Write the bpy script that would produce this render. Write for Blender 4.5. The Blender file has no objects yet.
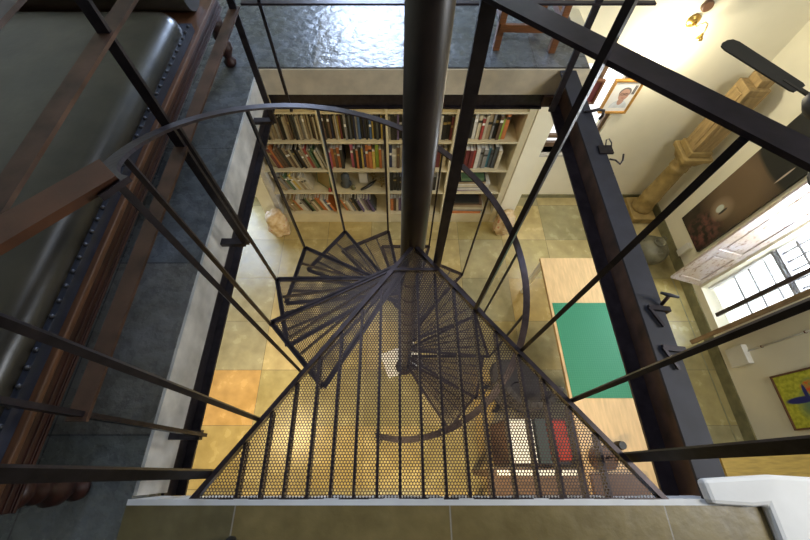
import bpy, bmesh, math, random
from mathutils import Vector, Matrix
R = math.radians; PI = math.pi
random.seed(7)
S = bpy.context.scene
COL = S.collection

# ------------------------------------------------------------------ camera, world, light, exposure
H = 2.6                                    # upper floor level
cam_d = bpy.data.cameras.new('camera'); cam = bpy.data.objects.new('camera', cam_d); COL.objects.link(cam)
cam.location = (0, 0, 4.1); cam.rotation_euler = (R(28.23), 0, 0)
cam_d.sensor_width = 36; cam_d.lens = 36*369/810; cam_d.shift_x = 8/810; cam_d.clip_start = 0.02
S.camera = cam
S.view_settings.view_transform = 'Standard'; S.view_settings.look = 'None'
S.view_settings.gamma = 1; S.view_settings.exposure = 0.0
w = bpy.data.worlds.new('world'); S.world = w; w.use_nodes = True
w.node_tree.nodes['Background'].inputs[0].default_value = (.62, .72, 1, 1)
w.node_tree.nodes['Background'].inputs[1].default_value = .04

def area(name, loc, target, sx, sy, power, col):
    l = bpy.data.lights.new(name, 'AREA'); l.shape = 'RECTANGLE'; l.size = sx; l.size_y = sy
    l.energy = power; l.color = col
    o = bpy.data.objects.new(name, l); COL.objects.link(o); o.location = loc
    o.rotation_euler = (Vector(target)-Vector(loc)).to_track_quat('-Z', 'Y').to_euler()
    return o
def point(name, loc, power, col, r=.05):
    l = bpy.data.lights.new(name, 'POINT'); l.energy = power; l.color = col; l.shadow_soft_size = r
    o = bpy.data.objects.new(name, l); COL.objects.link(o); o.location = loc
    return o
BLUE = (.55, .70, 1); WARM = (1, .76, .40); WHITE = (1, .92, .72)
area('upper_window_light', (-.33, 5.72, H+1.6), (-.33, 0, H+1.0), 1.2, .95, 165, BLUE)
area('high_right_fill', (3.45, .3, 4.7), (-1.1, .7, H-.2), 1.2, 1.0, 60, BLUE)  # unseen fill added for bluish light on the left stones, no window here
area('garden_window_light', (3.78, 1.56, 1.2), (1.8, 1.4, .2), .56, 1.9, 120, (.86, .93, 1))
area('left_door_light', (-2.6, 3.52, 1.1), (-2.1, 1.4, .0), .9, 1.9, 60, BLUE)
area('upper_fill_light', (-.1, 2.0, 5.6), (.3, 1.6, 0), 1.6, 1.2, 20, (.8, .87, 1))  # added overhead fill for the upper level, no fixture behind it
area('library_ceiling_light', (-.1, 2.47, 2.36), (-.1, 2.85, 0), 2.4, .06, 7, WARM)
area('room_ceiling_light_left', (-1.6, .5, 2.36), (-1.4, .4, 0), .5, .5, 24, WARM).data.spread = R(120)
area('room_ceiling_light_near', (.2, -.9, 2.36), (.1, 0, 0), .9, .3, 46, WARM).data.spread = R(120)
area('right_room_fill', (2.6, .2, 4.6), (2.4, 1.2, 0), .8, .5, 46, WHITE)  # added fill that brightens the right room walls, no fixture there
point('wall_lamp_light', (2.40, 3.17, 2.13), 22, (1, .90, .68), .05)

# ------------------------------------------------------------------ materials
M = {}
def nodes(name):
    m = bpy.data.materials.new(name); m.use_nodes = True; M[name] = m
    nt = m.node_tree
    return m, nt, nt.nodes['Principled BSDF']
def mix(nt, f, a, b, mode='MIX'):
    n = nt.nodes.new('ShaderNodeMix'); n.data_type = 'RGBA'; n.blend_type = mode
    for s, v in ((0, f), (6, a), (7, b)):
        if hasattr(v, 'is_output'): nt.links.new(v, n.inputs[s])
        else: n.inputs[s].default_value = v if s == 0 else (*v, 1)
    return n.outputs[2]
def math_n(nt, op, a, b=0.0, c=0.0):
    n = nt.nodes.new('ShaderNodeMath'); n.operation = op
    for i, v in enumerate((a, b, c)):
        if hasattr(v, 'is_output'): nt.links.new(v, n.inputs[i])
        else: n.inputs[i].default_value = v
    return n.outputs[0]
def noise(nt, scale, detail=3, vec=None, stretch=None):
    if vec is None:
        tc = nt.nodes.new('ShaderNodeTexCoord'); vec = tc.outputs['Object']
    if stretch:
        mp = nt.nodes.new('ShaderNodeMapping'); mp.inputs['Scale'].default_value = stretch
        nt.links.new(vec, mp.inputs[0]); vec = mp.outputs[0]
    n = nt.nodes.new('ShaderNodeTexNoise'); n.inputs['Scale'].default_value = scale; n.inputs['Detail'].default_value = detail
    nt.links.new(vec, n.inputs['Vector']); return n.outputs['Fac']
def ramp(nt, f, stops):
    n = nt.nodes.new('ShaderNodeValToRGB'); nt.links.new(f, n.inputs[0])
    while len(n.color_ramp.elements) < len(stops): n.color_ramp.elements.new(.5)
    for e, (p, c) in zip(n.color_ramp.elements, stops): e.position = p; e.color = (*c, 1)
    return n.outputs[0]
def bump(nt, p, h, strength, dist=.01):
    b = nt.nodes.new('ShaderNodeBump'); b.inputs['Strength'].default_value = strength; b.inputs['Distance'].default_value = dist
    nt.links.new(h, b.inputs['Height']); nt.links.new(b.outputs[0], p.inputs['Normal'])
def mat(name, col, rough=.5, metal=0, var=.15, scale=20, bmp=0, stretch=None, emis=0, coat=0, bdist=.004):
    m, nt, p = nodes(name)
    n = noise(nt, scale, 4, stretch=stretch)
    lo = tuple(c*(1-var) for c in col); hi = tuple(min(1, c*(1+var)) for c in col)
    nt.links.new(ramp(nt, n, [(.3, lo), (.7, hi)]), p.inputs['Base Color'])
    p.inputs['Roughness'].default_value = rough; p.inputs['Metallic'].default_value = metal
    p.inputs['Coat Weight'].default_value = coat
    if bmp: bump(nt, p, n, bmp, bdist)
    if emis: p.inputs['Emission Color'].default_value = (*col, 1); p.inputs['Emission Strength'].default_value = emis
    return m
def tiles(name, x0, y0, tw, th, cols, grout, rough, bmp=.3, gw=.006, big=1.1, spec=.5, nscale=9, bdist=.004, special=None):
    m, nt, p = nodes(name)
    g = nt.nodes.new('ShaderNodeNewGeometry'); sp = nt.nodes.new('ShaderNodeSeparateXYZ'); nt.links.new(g.outputs['Position'], sp.inputs[0])
    u = math_n(nt, 'DIVIDE', math_n(nt, 'SUBTRACT', sp.outputs[0], x0), tw)
    v = math_n(nt, 'DIVIDE', math_n(nt, 'SUBTRACT', sp.outputs[1], y0), th)
    cb = nt.nodes.new('ShaderNodeCombineXYZ')
    nt.links.new(math_n(nt, 'FLOOR', u), cb.inputs[0]); nt.links.new(math_n(nt, 'FLOOR', v), cb.inputs[1])
    wn = nt.nodes.new('ShaderNodeTexWhiteNoise'); nt.links.new(cb.outputs[0], wn.inputs['Vector'])
    base = ramp(nt, wn.outputs['Value'], [(i/(len(cols)-1), c) for i, c in enumerate(cols)])
    if special:
        (cu, cv), sc_ = special
        hit = math_n(nt, 'MULTIPLY', math_n(nt, 'COMPARE', math_n(nt, 'FLOOR', u), cu, .1), math_n(nt, 'COMPARE', math_n(nt, 'FLOOR', v), cv, .1))
        base = mix(nt, hit, base, sc_)
    n1 = noise(nt, nscale, 5, g.outputs['Position']); n2 = noise(nt, nscale*.22, 3, g.outputs['Position'])
    sh = ramp(nt, n1, [(.3, (.82, .81, .80)), (.7, (1.12, 1.12, 1.10))])
    c1 = mix(nt, 1.0, base, sh, 'MULTIPLY')
    sh2 = ramp(nt, n2, [(.35, (.85, .82, .74)), (.65, (1.1, 1.1, 1.15))])
    c2 = mix(nt, 1.0, c1, sh2, 'MULTIPLY')
    def edge(t, wd):
        f = math_n(nt, 'FRACT', t); a = math_n(nt, 'MINIMUM', f, math_n(nt, 'SUBTRACT', 1.0, f))
        return math_n(nt, 'LESS_THAN', a, gw*.5/wd)
    e = math_n(nt, 'MAXIMUM', edge(u, tw), edge(v, th))
    nt.links.new(mix(nt, e, c2, grout), p.inputs['Base Color'])
    rr = math_n(nt, 'MULTIPLY_ADD', n1, .25, rough-.12)
    nt.links.new(rr, p.inputs['Roughness']); p.inputs['Specular IOR Level'].default_value = spec
    hgt = math_n(nt, 'SUBTRACT', n1, math_n(nt, 'MULTIPLY', e, .6)); bump(nt, p, hgt, bmp, bdist)
    return m

tiles('stone_floor', -1.49, .385, .575, .567,
      [(.46, .36, .15), (.30, .27, .13), (.52, .42, .20), (.31, .30, .19), (.38, .32, .13), (.36, .34, .22), (.44, .36, .16)],
      (.20, .17, .10), .24, .5, bdist=.006, nscale=8, special=((-1, 0), (.50, .33, .13)))
tiles('upper_slate', -1.29, .108-.734*4, .735, .734, [(.10, .115, .12), (.13, .14, .135), (.09, .105, .12), (.155, .15, .135)],
      (.05, .05, .05), .27, .7, .006, nscale=17, bdist=.012)
tiles('near_stone', -.555, -2.0, .7365, 1.9, [(.24, .17, .055), (.15, .13, .065), (.23, .17, .06), (.13, .115, .06)],
      (.30, .27, .22), .42, .5, .005, nscale=16, bdist=.005)
mat('concrete', (.50, .48, .44), .8, 0, .22, 11, .3)
mat('concrete_warm', (.66, .57, .42), .8, 0, .12, 11, .3)
mat('white_plaster', (.74, .74, .74), .85, 0, .07, 6, .4)
mat('wall_paint', (.82, .78, .62), .75, 0, .04, 3, .08)
mat('cream_paint', (.74, .68, .50), .55, 0, .06, 7)
mat('shelf_paint', (.56, .51, .36), .45, 0, .08, 8)
mat('skirting_stone', (.20, .19, .10), .4, 0, .25, 12, .2)
mat('steel_dark', (.032, .026, .030), .38, .55, .35, 26, .12)
mat('steel_rail', (.046, .036, .044), .34, .55, .35, 18, .12)
mat('steel_rust', (.085, .045, .030), .5, .4, .5, 10, .2)
mat('steel_blue', (.022, .022, .032), .68, 0, .25, 9, .15)
mat('pole_paint', (.028, .018, .012), .36, .05, .2, 12)
mat('oak_rail', (.085, .032, .014), .5, 0, .3, 14, .1)
mat('bench_wood', (.034, .010, .006), .42, 0, .45, 9, .1, (6, 1, 6))
mat('bench_ledge', (.10, .042, .018), .42, 0, .3, 18, .05, (4, .6, 4))
mat('leather', (.024, .020, .013), .31, 0, .45, 7, .35, bdist=.006)
mat('leather_edge', (.030, .035, .055), .35, 0, .25, 20, .3)
mat('brass_nail', (.06, .06, .07), .4, .6)
mat('brass', (.55, .36, .10), .3, .9)
mat('teak', (.20, .075, .025), .4, 0, .3, 9, .05, (2, 2, 14))
mat('plywood', (.66, .47, .25), .45, 0, .12, 7, 0, (7, 1, 1))
mat('plywood_edge', (.45, .29, .12), .6)
mat('light_wood', (.46, .32, .08), .45, 0, .2, 8, .05, (1, 7, 1))
mat('dark_wood', (.13, .075, .04), .5, 0, .35, 8, .1, (1, 7, 1))
mat('pillar_stone', (.30, .21, .075), .75, 0, .28, 9, .7, bdist=.01)
mat('pillar_wood', (.30, .205, .085), .7, 0, .3, 7, .5, (5, 5, 1))
mat('pot_clay', (.13, .125, .085), .35, 0, .45, 7, .4)
mat('black', (.012, .012, .012), .4)
mat('fan_black', (.02, .018, .015), .55)
mat('gold_frame', (.46, .24, .05), .4, .3, .25, 14)
mat('brown_frame', (.14, .06, .03), .45)
mat('paper', (.80, .80, .78), .7, 0, .03)
mat('white_plastic', (.75, .74, .68), .4, 0, .03)
mat('skin', (.50, .30, .23), .6); mat('shirt', (.62, .66, .70), .7); mat('hair', (.16, .15, .15), .7)
mat('red_cloth', (.34, .035, .02), .8, 0, .3, 14, .3)
mat('brown_leather', (.12, .06, .03), .5, 0, .3, 9, .2)
mat('grey_fabric', (.055, .05, .045), .8, 0, .25, 40, .2)
mat('dark_green', (.03, .045, .04), .5)
mat('window_paint', (.22, .22, .24), .6)
mat('daylight_glow', (.92, .96, 1), .5, 0, .01, 3, emis=1.15)
# carved chunk
m, nt, p = nodes('carved_stone')
n = noise(nt, 9, 5)
nt.links.new(ramp(nt, n, [(.30, (.30, .18, .08)), (.46, (.55, .40, .22)), (.58, (.66, .55, .38)), (.68, (.50, .16, .08))]), p.inputs['Base Color'])
p.inputs['Roughness'].default_value = .8; bump(nt, p, n, .8, .02)
# cutting mat: green with a fine grid
m, nt, p = nodes('cutting_green')
g = nt.nodes.new('ShaderNodeNewGeometry'); sp = nt.nodes.new('ShaderNodeSeparateXYZ'); nt.links.new(g.outputs['Position'], sp.inputs[0])
ln = []
for k in (0, 1):
    f = math_n(nt, 'FRACT', math_n(nt, 'DIVIDE', sp.outputs[k], .02))
    ln.append(math_n(nt, 'LESS_THAN', f, .12))
nt.links.new(mix(nt, math_n(nt, 'MULTIPLY', math_n(nt, 'MAXIMUM', *ln), .30), (.012, .20, .105), (.10, .36, .24)), p.inputs['Base Color'])
p.inputs['Roughness'].default_value = .55
# distressed shutter paint
m, nt, p = nodes('shutter_paint')
n = noise(nt, 22, 7, stretch=(2, 2, .8)); n2 = noise(nt, 3, 3)
c = ramp(nt, n, [(.30, (.25, .17, .12)), (.38, (.46, .38, .34)), (.47, (.60, .57, .56)), (.70, (.52, .45, .46))])
nt.links.new(mix(nt, 1, c, ramp(nt, n2, [(.4, (.9, .82, .7)), (.6, (1, 1, 1.05))]), 'MULTIPLY'), p.inputs['Base Color'])
p.inputs['Roughness'].default_value = .75; bump(nt, p, n, .4, .004)
mat('shutter_brown', (.26, .17, .09), .7, 0, .4, 8, .3, (5, 5, 1))
# glossy dark painting: glow, figure, pale mark (a picture, flat)
m, nt, p = nodes('dark_painting')
tc = nt.nodes.new('ShaderNodeTexCoord'); sp = nt.nodes.new('ShaderNodeSeparateXYZ'); nt.links.new(tc.outputs['Object'], sp.inputs[0])
def blob(cy, cz, ry, rz, soft=.35):
    a = math_n(nt, 'POWER', math_n(nt, 'ABSOLUTE', math_n(nt, 'DIVIDE', math_n(nt, 'SUBTRACT', sp.outputs[1], cy), ry)), 2.0)
    b = math_n(nt, 'POWER', math_n(nt, 'ABSOLUTE', math_n(nt, 'DIVIDE', math_n(nt, 'SUBTRACT', sp.outputs[2], cz), rz)), 2.0)
    d = math_n(nt, 'ADD', a, b); mr = nt.nodes.new('ShaderNodeMapRange')
    nt.links.new(d, mr.inputs[0]); mr.inputs[1].default_value = 1-soft; mr.inputs[2].default_value = 1+soft
    mr.inputs[3].default_value = 1; mr.inputs[4].default_value = 0; return mr.outputs[0]
n = noise(nt, 9, 5)
c = ramp(nt, n, [(.3, (.012, .011, .010)), (.7, (.04, .026, .02))])
c = mix(nt, blob(.06, .76, .34, .40, .7), c, (.16, .105, .06))
c = mix(nt, blob(.0, 1.42, .6, .36, .12), c, (.008, .009, .008))
red = ramp(nt, noise(nt, 13, 5), [(.42, (.012, .010, .010)), (.60, (.16, .065, .055))])
c = mix(nt, blob(-.06, .20, .17, .24, .5), c, red)
c = mix(nt, blob(.0, .50, .10, .13, .7), c, (.30, .22, .15))
c = mix(nt, blob(.015, .485, .035, .055, .3), c, (.60, .66, .62))
c = mix(nt, blob(-.03, .50, .012, .06, .3), c, (.01, .01, .01))
c = mix(nt, blob(-.135, 1.16, .008, .10, .3), c, (.5, .42, .36))
nt.links.new(c, p.inputs['Base Color']); p.inputs['Roughness'].default_value = .3
# yellow painting
m, nt, p = nodes('yellow_painting')
n = noise(nt, 30, 4); tc = nt.nodes.new('ShaderNodeTexCoord'); sp = nt.nodes.new('ShaderNodeSeparateXYZ'); nt.links.new(tc.outputs['Object'], sp.inputs[0])
c = ramp(nt, n, [(.35, (.38, .40, .02)), (.65, (.62, .62, .06))])
n3 = noise(nt, 14, 3)
c = mix(nt, blob(-.06, .30, .12, .15, .7), c, mix(nt, n3, (.04, .12, .10), (.22, .36, .16)))
c = mix(nt, blob(.07, .31, .085, .09, .5), c, ramp(nt, noise(nt, 22, 3), [(.42, (.70, .10, .02)), (.52, (.55, .32, .05)), (.62, (.14, .26, .12))]))
c = mix(nt, blob(.0, .17, .028, .13, .3), c, (.012, .02, .18))
c = mix(nt, blob(.05, .24, .07, .018, .3), c, (.012, .02, .18))
c = mix(nt, blob(-.05, .26, .06, .020, .3), c, (.012, .02, .18))
nt.links.new(c, p.inputs['Base Color']); p.inputs['Roughness'].default_value = .5
# perforated sheet: staggered round holes cut as alpha
m, nt, p = nodes('perforated_steel')
g = nt.nodes.new('ShaderNodeNewGeometry')
P = .0112; cell = (P, P*1.732, 1)
def wrap(off):
    a = nt.nodes.new('ShaderNodeVectorMath'); a.operation = 'ADD'; nt.links.new(g.outputs['Position'], a.inputs[0]); a.inputs[1].default_value = (off[0], off[1], 0)
    b = nt.nodes.new('ShaderNodeVectorMath'); b.operation = 'WRAP'; nt.links.new(a.outputs[0], b.inputs[0])
    b.inputs[1].default_value = (cell[0]/2, cell[1]/2, 50); b.inputs[2].default_value = (-cell[0]/2, -cell[1]/2, -50)
    c = nt.nodes.new('ShaderNodeVectorMath'); c.operation = 'MULTIPLY'; nt.links.new(b.outputs[0], c.inputs[0]); c.inputs[1].default_value = (1, 1, 0)
    l = nt.nodes.new('ShaderNodeVectorMath'); l.operation = 'LENGTH'; nt.links.new(c.outputs[0], l.inputs[0]); return l.outputs['Value']
dd = math_n(nt, 'MINIMUM', wrap((0, 0)), wrap((P/2, P*.866)))
al = math_n(nt, 'GREATER_THAN', dd, .0040)
nt.links.new(al, p.inputs['Alpha']); p.inputs['Base Color'].default_value = (.055, .042, .045, 1)
p.inputs['Roughness'].default_value = .38; p.inputs['Metallic'].default_value = .5
# glass
m, nt, p = nodes('glass'); p.inputs['Transmission Weight'].default_value = 1; p.inputs['Roughness'].default_value = .05; p.inputs['Base Color'].default_value = (.95, .97, 1, 1)

# ------------------------------------------------------------------ mesh helpers (world coordinates)
def BM(): return bmesh.new()
def face(bm, pts, mi=0):
    f = bm.faces.new([bm.verts.new(p) for p in pts]); f.material_index = mi; return f
def hexa(bm, v, mi=0):
    vs = [bm.verts.new(p) for p in v]
    for q in ((0, 3, 2, 1), (4, 5, 6, 7), (0, 1, 5, 4), (1, 2, 6, 5), (2, 3, 7, 6), (3, 0, 4, 7)):
        f = bm.faces.new([vs[i] for i in q]); f.material_index = mi
    return vs
def box(bm, x0, x1, y0, y1, z0, z1, mi=0):
    return hexa(bm, [(x0, y0, z0), (x1, y0, z0), (x1, y1, z0), (x0, y1, z0), (x0, y0, z1), (x1, y0, z1), (x1, y1, z1), (x0, y1, z1)], mi)
def bar(bm, a, b, w, h, side=None, mi=0):
    """rectangular bar a->b; w along 'side', h along the third axis"""
    a, b = Vector(a), Vector(b); d = (b-a).normalized()
    s = Vector(side) if side is not None else (d.cross(Vector((0, 0, 1))) if abs(d.z) < .9 else Vector((1, 0, 0)))
    s = (s - d*s.dot(d)).normalized()*w/2; u = d.cross(s).normalized()*h/2
    return hexa(bm, [a-s-u, a+s-u, a+s+u, a-s+u, b-s-u, b+s-u, b+s+u, b-s+u], mi)
def cyl(bm, a, b, r0, r1=None, seg=16, mi=0, cap=True):
    r1 = r0 if r1 is None else r1; a, b = Vector(a), Vector(b); d = (b-a).normalized()
    s = d.cross(Vector((0, 0, 1)) if abs(d.z) < .9 else Vector((1, 0, 0))).normalized(); u = d.cross(s)
    ra = [bm.verts.new(a+(s*math.cos(t)+u*math.sin(t))*r0) for t in [2*PI*i/seg for i in range(seg)]]
    rb = [bm.verts.new(b+(s*math.cos(t)+u*math.sin(t))*r1) for t in [2*PI*i/seg for i in range(seg)]]
    for i in range(seg):
        f = bm.faces.new((ra[i], ra[(i+1) % seg], rb[(i+1) % seg], rb[i])); f.smooth = True; f.material_index = mi
    if cap:
        for r in (ra, rb[::-1]): bm.faces.new(r).material_index = mi
def lathe(bm, c, prof, seg=24, mi=0, rot=None, sx=1):
    rings = []
    for (r, z) in prof:
        ring = []
        for i in range(seg):
            t = 2*PI*i/seg; v = Vector((r*math.cos(t)*sx, r*math.sin(t), z))
            if rot: v = rot @ v
            ring.append(bm.verts.new(Vector(c)+v))
        rings.append(ring)
    for a, b in zip(rings, rings[1:]):
        for i in range(seg):
            f = bm.faces.new((a[i], a[(i+1) % seg], b[(i+1) % seg], b[i])); f.smooth = True; f.material_index = mi
    for r in (rings[0], rings[-1]):
        try: bm.faces.new(r).material_index = mi
        except Exception: pass
def prism(bm, poly, z0, z1, mi=0):
    n = len(poly); a = [bm.verts.new((x, y, z0)) for x, y in poly]; b = [bm.verts.new((x, y, z1)) for x, y in poly]
    for i in range(n): bm.faces.new((a[i], a[(i+1) % n], b[(i+1) % n], b[i])).material_index = mi
    bm.faces.new(a[::-1]).material_index = mi; bm.faces.new(b).material_index = mi
def sweep(bm, pts, sides, w, h, mi=0):
    """flat section swept along pts: w along given side vectors, h vertical"""
    rings = []
    for p, s in zip(pts, sides):
        p, s = Vector(p), Vector(s).normalized()*w/2; u = Vector((0, 0, h/2))
        rings.append([bm.verts.new(q) for q in (p-s-u, p+s-u, p+s+u, p-s+u)])
    for a, b in zip(rings, rings[1:]):
        for i in range(4): bm.faces.new((a[i], a[(i+1) % 4], b[(i+1) % 4], b[i])).material_index = mi
    bm.faces.new(rings[0][::-1]); bm.faces.new(rings[-1])
def tube(bm, pts, r, seg=8, mi=0):
    pts = [Vector(p) for p in pts]; rings = []; ref = None
    for i, p in enumerate(pts):
        d = (pts[min(i+1, len(pts)-1)]-pts[max(i-1, 0)]).normalized()
        if ref is None: ref = d.cross(Vector((0, 0, 1)) if abs(d.z) < .9 else Vector((1, 0, 0))).normalized()
        s = (ref-d*ref.dot(d)).normalized(); ref = s; u = d.cross(s); rr = r[i] if isinstance(r, (list, tuple)) else r
        rings.append([bm.verts.new(p+(s*math.cos(2*PI*k/seg)+u*math.sin(2*PI*k/seg))*rr) for k in range(seg)])
    for a, b in zip(rings, rings[1:]):
        for i in range(seg):
            f = bm.faces.new((a[i], a[(i+1) % seg], b[(i+1) % seg], b[i])); f.smooth = True; f.material_index = mi
    bm.faces.new(rings[0][::-1]).material_index = mi; bm.faces.new(rings[-1]).material_index = mi
def root_of(o):
    while o.parent: o = o.parent
    return o
def obj(name, bm, mats, parent=None, bevel=0, label=None, cat=None, group=None, kind=None, origin=None, smooth=False):
    bmesh.ops.recalc_face_normals(bm, faces=bm.faces)
    if parent: off = Vector(root_of(parent).location)
    elif origin is not None: off = Vector(origin)
    else:
        xs = [v.co for v in bm.verts]
        off = Vector(((min(v.x for v in xs)+max(v.x for v in xs))/2, (min(v.y for v in xs)+max(v.y for v in xs))/2, min(v.z for v in xs)))
    bmesh.ops.translate(bm, verts=bm.verts, vec=-off)
    if smooth:
        for f in bm.faces: f.smooth = True
    me = bpy.data.meshes.new(name); bm.to_mesh(me); bm.free()
    for k in (mats if isinstance(mats, (list, tuple)) else [mats]): me.materials.append(M[k])
    o = bpy.data.objects.new(name, me); COL.objects.link(o)
    if parent: o.parent = parent
    else: o.location = off
    if bevel:
        b = o.modifiers.new('bevel', 'BEVEL'); b.width = bevel; b.segments = 2; b.limit_method = 'ANGLE'
    tag(o, label, cat, group, kind); return o
def tag(o, label=None, cat=None, group=None, kind=None):
    for k, v in (('label', label), ('category', cat), ('group', group), ('kind', kind)):
        if v: o[k] = v
def thing(name, loc, label, cat, group=None):
    o = bpy.data.objects.new(name, None); o.empty_display_size = .1; COL.objects.link(o); o.location = loc
    tag(o, label, cat, group); return o
def struct(name, bm, m, **k): return obj(name, bm, m, kind='structure', **k)

# ------------------------------------------------------------------ the building
XW, YB = 3.52, 3.37
b = BM(); box(b, -3.6, 3.8, -2.6, YB+.2, -.1, 0); struct('floor', b, 'stone_floor')
# upper floors: left, back, near
b = BM(); box(b, -3.6, -.92, -.112, 2.31, 2.42, H); struct('floor_left', b, 'upper_slate')
b = BM(); box(b, -3.6, 1.26, 2.31, 5.6, 2.425, H); struct('floor_back', b, 'upper_slate')
b = BM(); box(b, -.93, 1.25, -2.6, -.112, 2.42, H); struct('floor_near', b, 'near_stone')
b = BM(); box(b, -3.6, -.93, -2.6, -.112, 2.42, H-.0005); struct('floor_near_left', b, 'upper_slate')
# plaster / concrete edges of the slabs
b = BM(); box(b, -.921, -.908, -.085, 2.30, 2.40, H-.004); struct('trim_1', b, 'concrete', label='grey concrete edge of the left upper floor')
b = BM(); box(b, -.908, 1.262, 2.296, 2.309, 2.41, H-.008); box(b, 1.2605, 1.272, 2.3, YB, 2.41, H-.01); struct('trim_2', b, 'concrete_warm')
b = BM()
xs = [-.93+i*.052 for i in range(41)]
for a, c in zip(xs, xs[1:]):
    d0 = .010+.004*random.random()
    box(b, a, c, -.113, -.106+d0, 2.42, H+.001)
struct('trim_3', b, 'white_plaster')
# beams carrying the slabs
def channel(name, a, c, horiz, inner, zt, zb, wd, m, m2=None):
    pass
b = BM(); box(b, -.99, -.918, -.1, 2.28, 2.31, 2.40); box(b, -.99, -.88, -.1, 2.28, 2.300, 2.312); struct('trim_4', b, 'steel_dark')
b = BM(); box(b, -.90, 1.04, 2.300, 2.40, 2.31, 2.41); box(b, -.90, 1.04, 2.285, 2.40, 2.300, 2.312); struct('trim_5', b, 'steel_dark')
b = BM(); box(b, 1.068, 1.172, -.10, 2.29, H-.02, H-.008, 1); box(b, 1.078, 1.172, -.10, 2.29, H-.262, H-.25, 0); box(b, 1.148, 1.160, -.10, 2.29, H-.25, H-.02, 2)
box(b, 1.03, 1.25, 2.27, 2.296, H-.27, H-.19, 2)
struct('trim_6', b, ['steel_rail', 'steel_blue', 'steel_rust'])
# near right plaster curb
b = BM(); prism(b, [(1.25, -2.6), (2.7, -2.6), (2.7, -.03), (2.1, -.024), (1.6, -.036), (1.3, -.02), (1.055, -.032), (1.062, -.108), (1.20, -.116), (1.25, -.112)], H-.006, H+.035); struct('wall_near', b, 'white_plaster', bevel=.014)
b = BM(); box(b, 1.26, 2.69, -2.6, -.05, 2.30, H-.007); struct('wall_near_base', b, 'white_plaster')
# walls of the tall room
def wall_with_hole(name, fixed, axis, a0, a1, z0, z1, holes, th, m):
    """axis 'x': plane x=fixed spanning y; axis 'y': plane y=fixed spanning x; th is the signed thickness"""
    us = sorted({a0, a1, *[h[0] for h in holes], *[h[1] for h in holes]}); zs = sorted({z0, z1, *[h[2] for h in holes], *[h[3] for h in holes]})
    b = BM()
    for u0, u1 in zip(us, us[1:]):
        for q0, q1 in zip(zs, zs[1:]):
            um, qm = (u0+u1)/2, (q0+q1)/2
            if any(h[0] < um < h[1] and h[2] < qm < h[3] for h in holes): continue
            f0, f1 = sorted((fixed, fixed+th))
            if axis == 'x': box(b, f0, f1, u0, u1, q0, q1)
            else: box(b, u0, u1, f0, f1, q0, q1)
    return struct(name, b, m)
WIN = (1.33, 1.84, .24, 2.25)
wall_with_hole('wall_right', XW, 'x', -2.6, YB+.15, 0, 5.6, [WIN], .22, 'wall_paint')
wall_with_hole('wall_back', YB, 'y', 1.262, XW, 0, 5.6, [(1.72, 2.32, .84, 1.95)], .2, 'wall_paint')
wall_with_hole('wall_library', YB, 'y', -3.6, 1.262, 0, 2.42, [(-3.05, -2.15, .01, 2.1)], .2, 'wall_paint')
b = BM(); box(b, 1.262, 1.34, YB+.2, 5.6, H, 5.6); struct('wall_hall_side', b, 'wall_paint')
wall_with_hole('wall_hall_back', 5.6, 'y', -3.6, 1.262, H, 5.6, [(-.95, .30, H+1.1, H+2.1)], .15, 'wall_paint')
wall_with_hole('wall_left', -3.6, 'x', -2.6, 5.6, 0, 5.6, [], -.15, 'wall_paint')
b = BM(); box(b, -3.6, -.5, -2.6, 5.6, 5.6, 5.75); box(b, -.5, 3.69, 3.2, 5.6, 5.6, 5.75); struct('ceiling', b, 'wall_paint')
# piers flanking the bookcase
b = BM(); box(b, 1.318, 1.515, 2.93, YB, 0, 2.42); struct('wall_pier_right', b, 'wall_paint')
b = BM(); box(b, -1.72, -1.555, 2.93, YB, 0, 2.42); struct('wall_pier_left', b, 'cream_paint')
# skirtings
b = BM(); box(b, XW-.014, XW, -.3, 3.35, 0, .14); struct('baseboard_right', b, 'skirting_stone')
b = BM(); box(b, 1.516, XW-.014, YB-.012, YB, 0, .06); struct('baseboard_back', b, 'skirting_stone')
b = BM(); box(b, 3.42, 3.432, -.3, 2.1, 0, .002); struct('trim_7', b, 'skirting_stone')

# tall garden window with bars, in the right wall
win = thing('window_1', (XW, 1.585, .24), None, None); win['kind'] = 'structure'
b = BM(); y0, y1, z0, z1 = WIN
for a in ((y0, y0+.02), (y1-.02, y1)): box(b, XW+.08, XW+.13, a[0], a[1], z0, z1)
box(b, XW+.08, XW+.13, y0+.02, y1-.02, z1-.04, z1); obj('window_frame', b, 'white_plaster', win)
b = BM(); box(b, XW+.06, XW+.14, y0+.02, y1-.02, 1.06, 1.085); box(b, XW+.06, XW+.14, y0+.02, y1-.02, 1.11, 1.125); obj('transom', b, 'window_paint', win)
for z in (.57, .75, .93):
    b = BM(); box(b, XW+.095, XW+.107, y0+.03, y1-.03, z, z+.010); obj('window_bar', b, 'window_paint', win)
for z in (1.27, 1.42, 1.57, 1.72, 1.87, 2.02):
    b = BM(); box(b, XW+.09, XW+.11, y0+.03, y1-.03, z, z+.025); obj('window_bar', b, 'window_paint', win)
for k in range(5):
    y = y0+.07+k*.09; b = BM(); box(b, XW+.092, XW+.108, y, y+.014, 1.13, z1-.04); obj('upright_bar', b, 'window_paint', win)
b = BM(); box(b, XW+.14, XW+.145, y0+.001, y1-.001, z0, z1); obj('pane', b, 'glass', win)
b = BM(); box(b, XW+.36, XW+.37, y0-.6, y1+.6, -.2, 3.0); obj('daylight_beyond', b, 'daylight_glow', win)
win2 = thing('window_2', (2.0, YB, .84), None, None); win2['kind'] = 'structure'
b = BM(); box(b, 1.72, 2.32, YB-.05, YB+.1, .81, .84); obj('window_sill', b, 'concrete', win2)
b = BM(); box(b, 1.72, 2.32, YB+.03, YB+.07, .90, .96); box(b, 1.72, 2.32, YB+.03, YB+.07, 1.03, 1.07)
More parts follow.
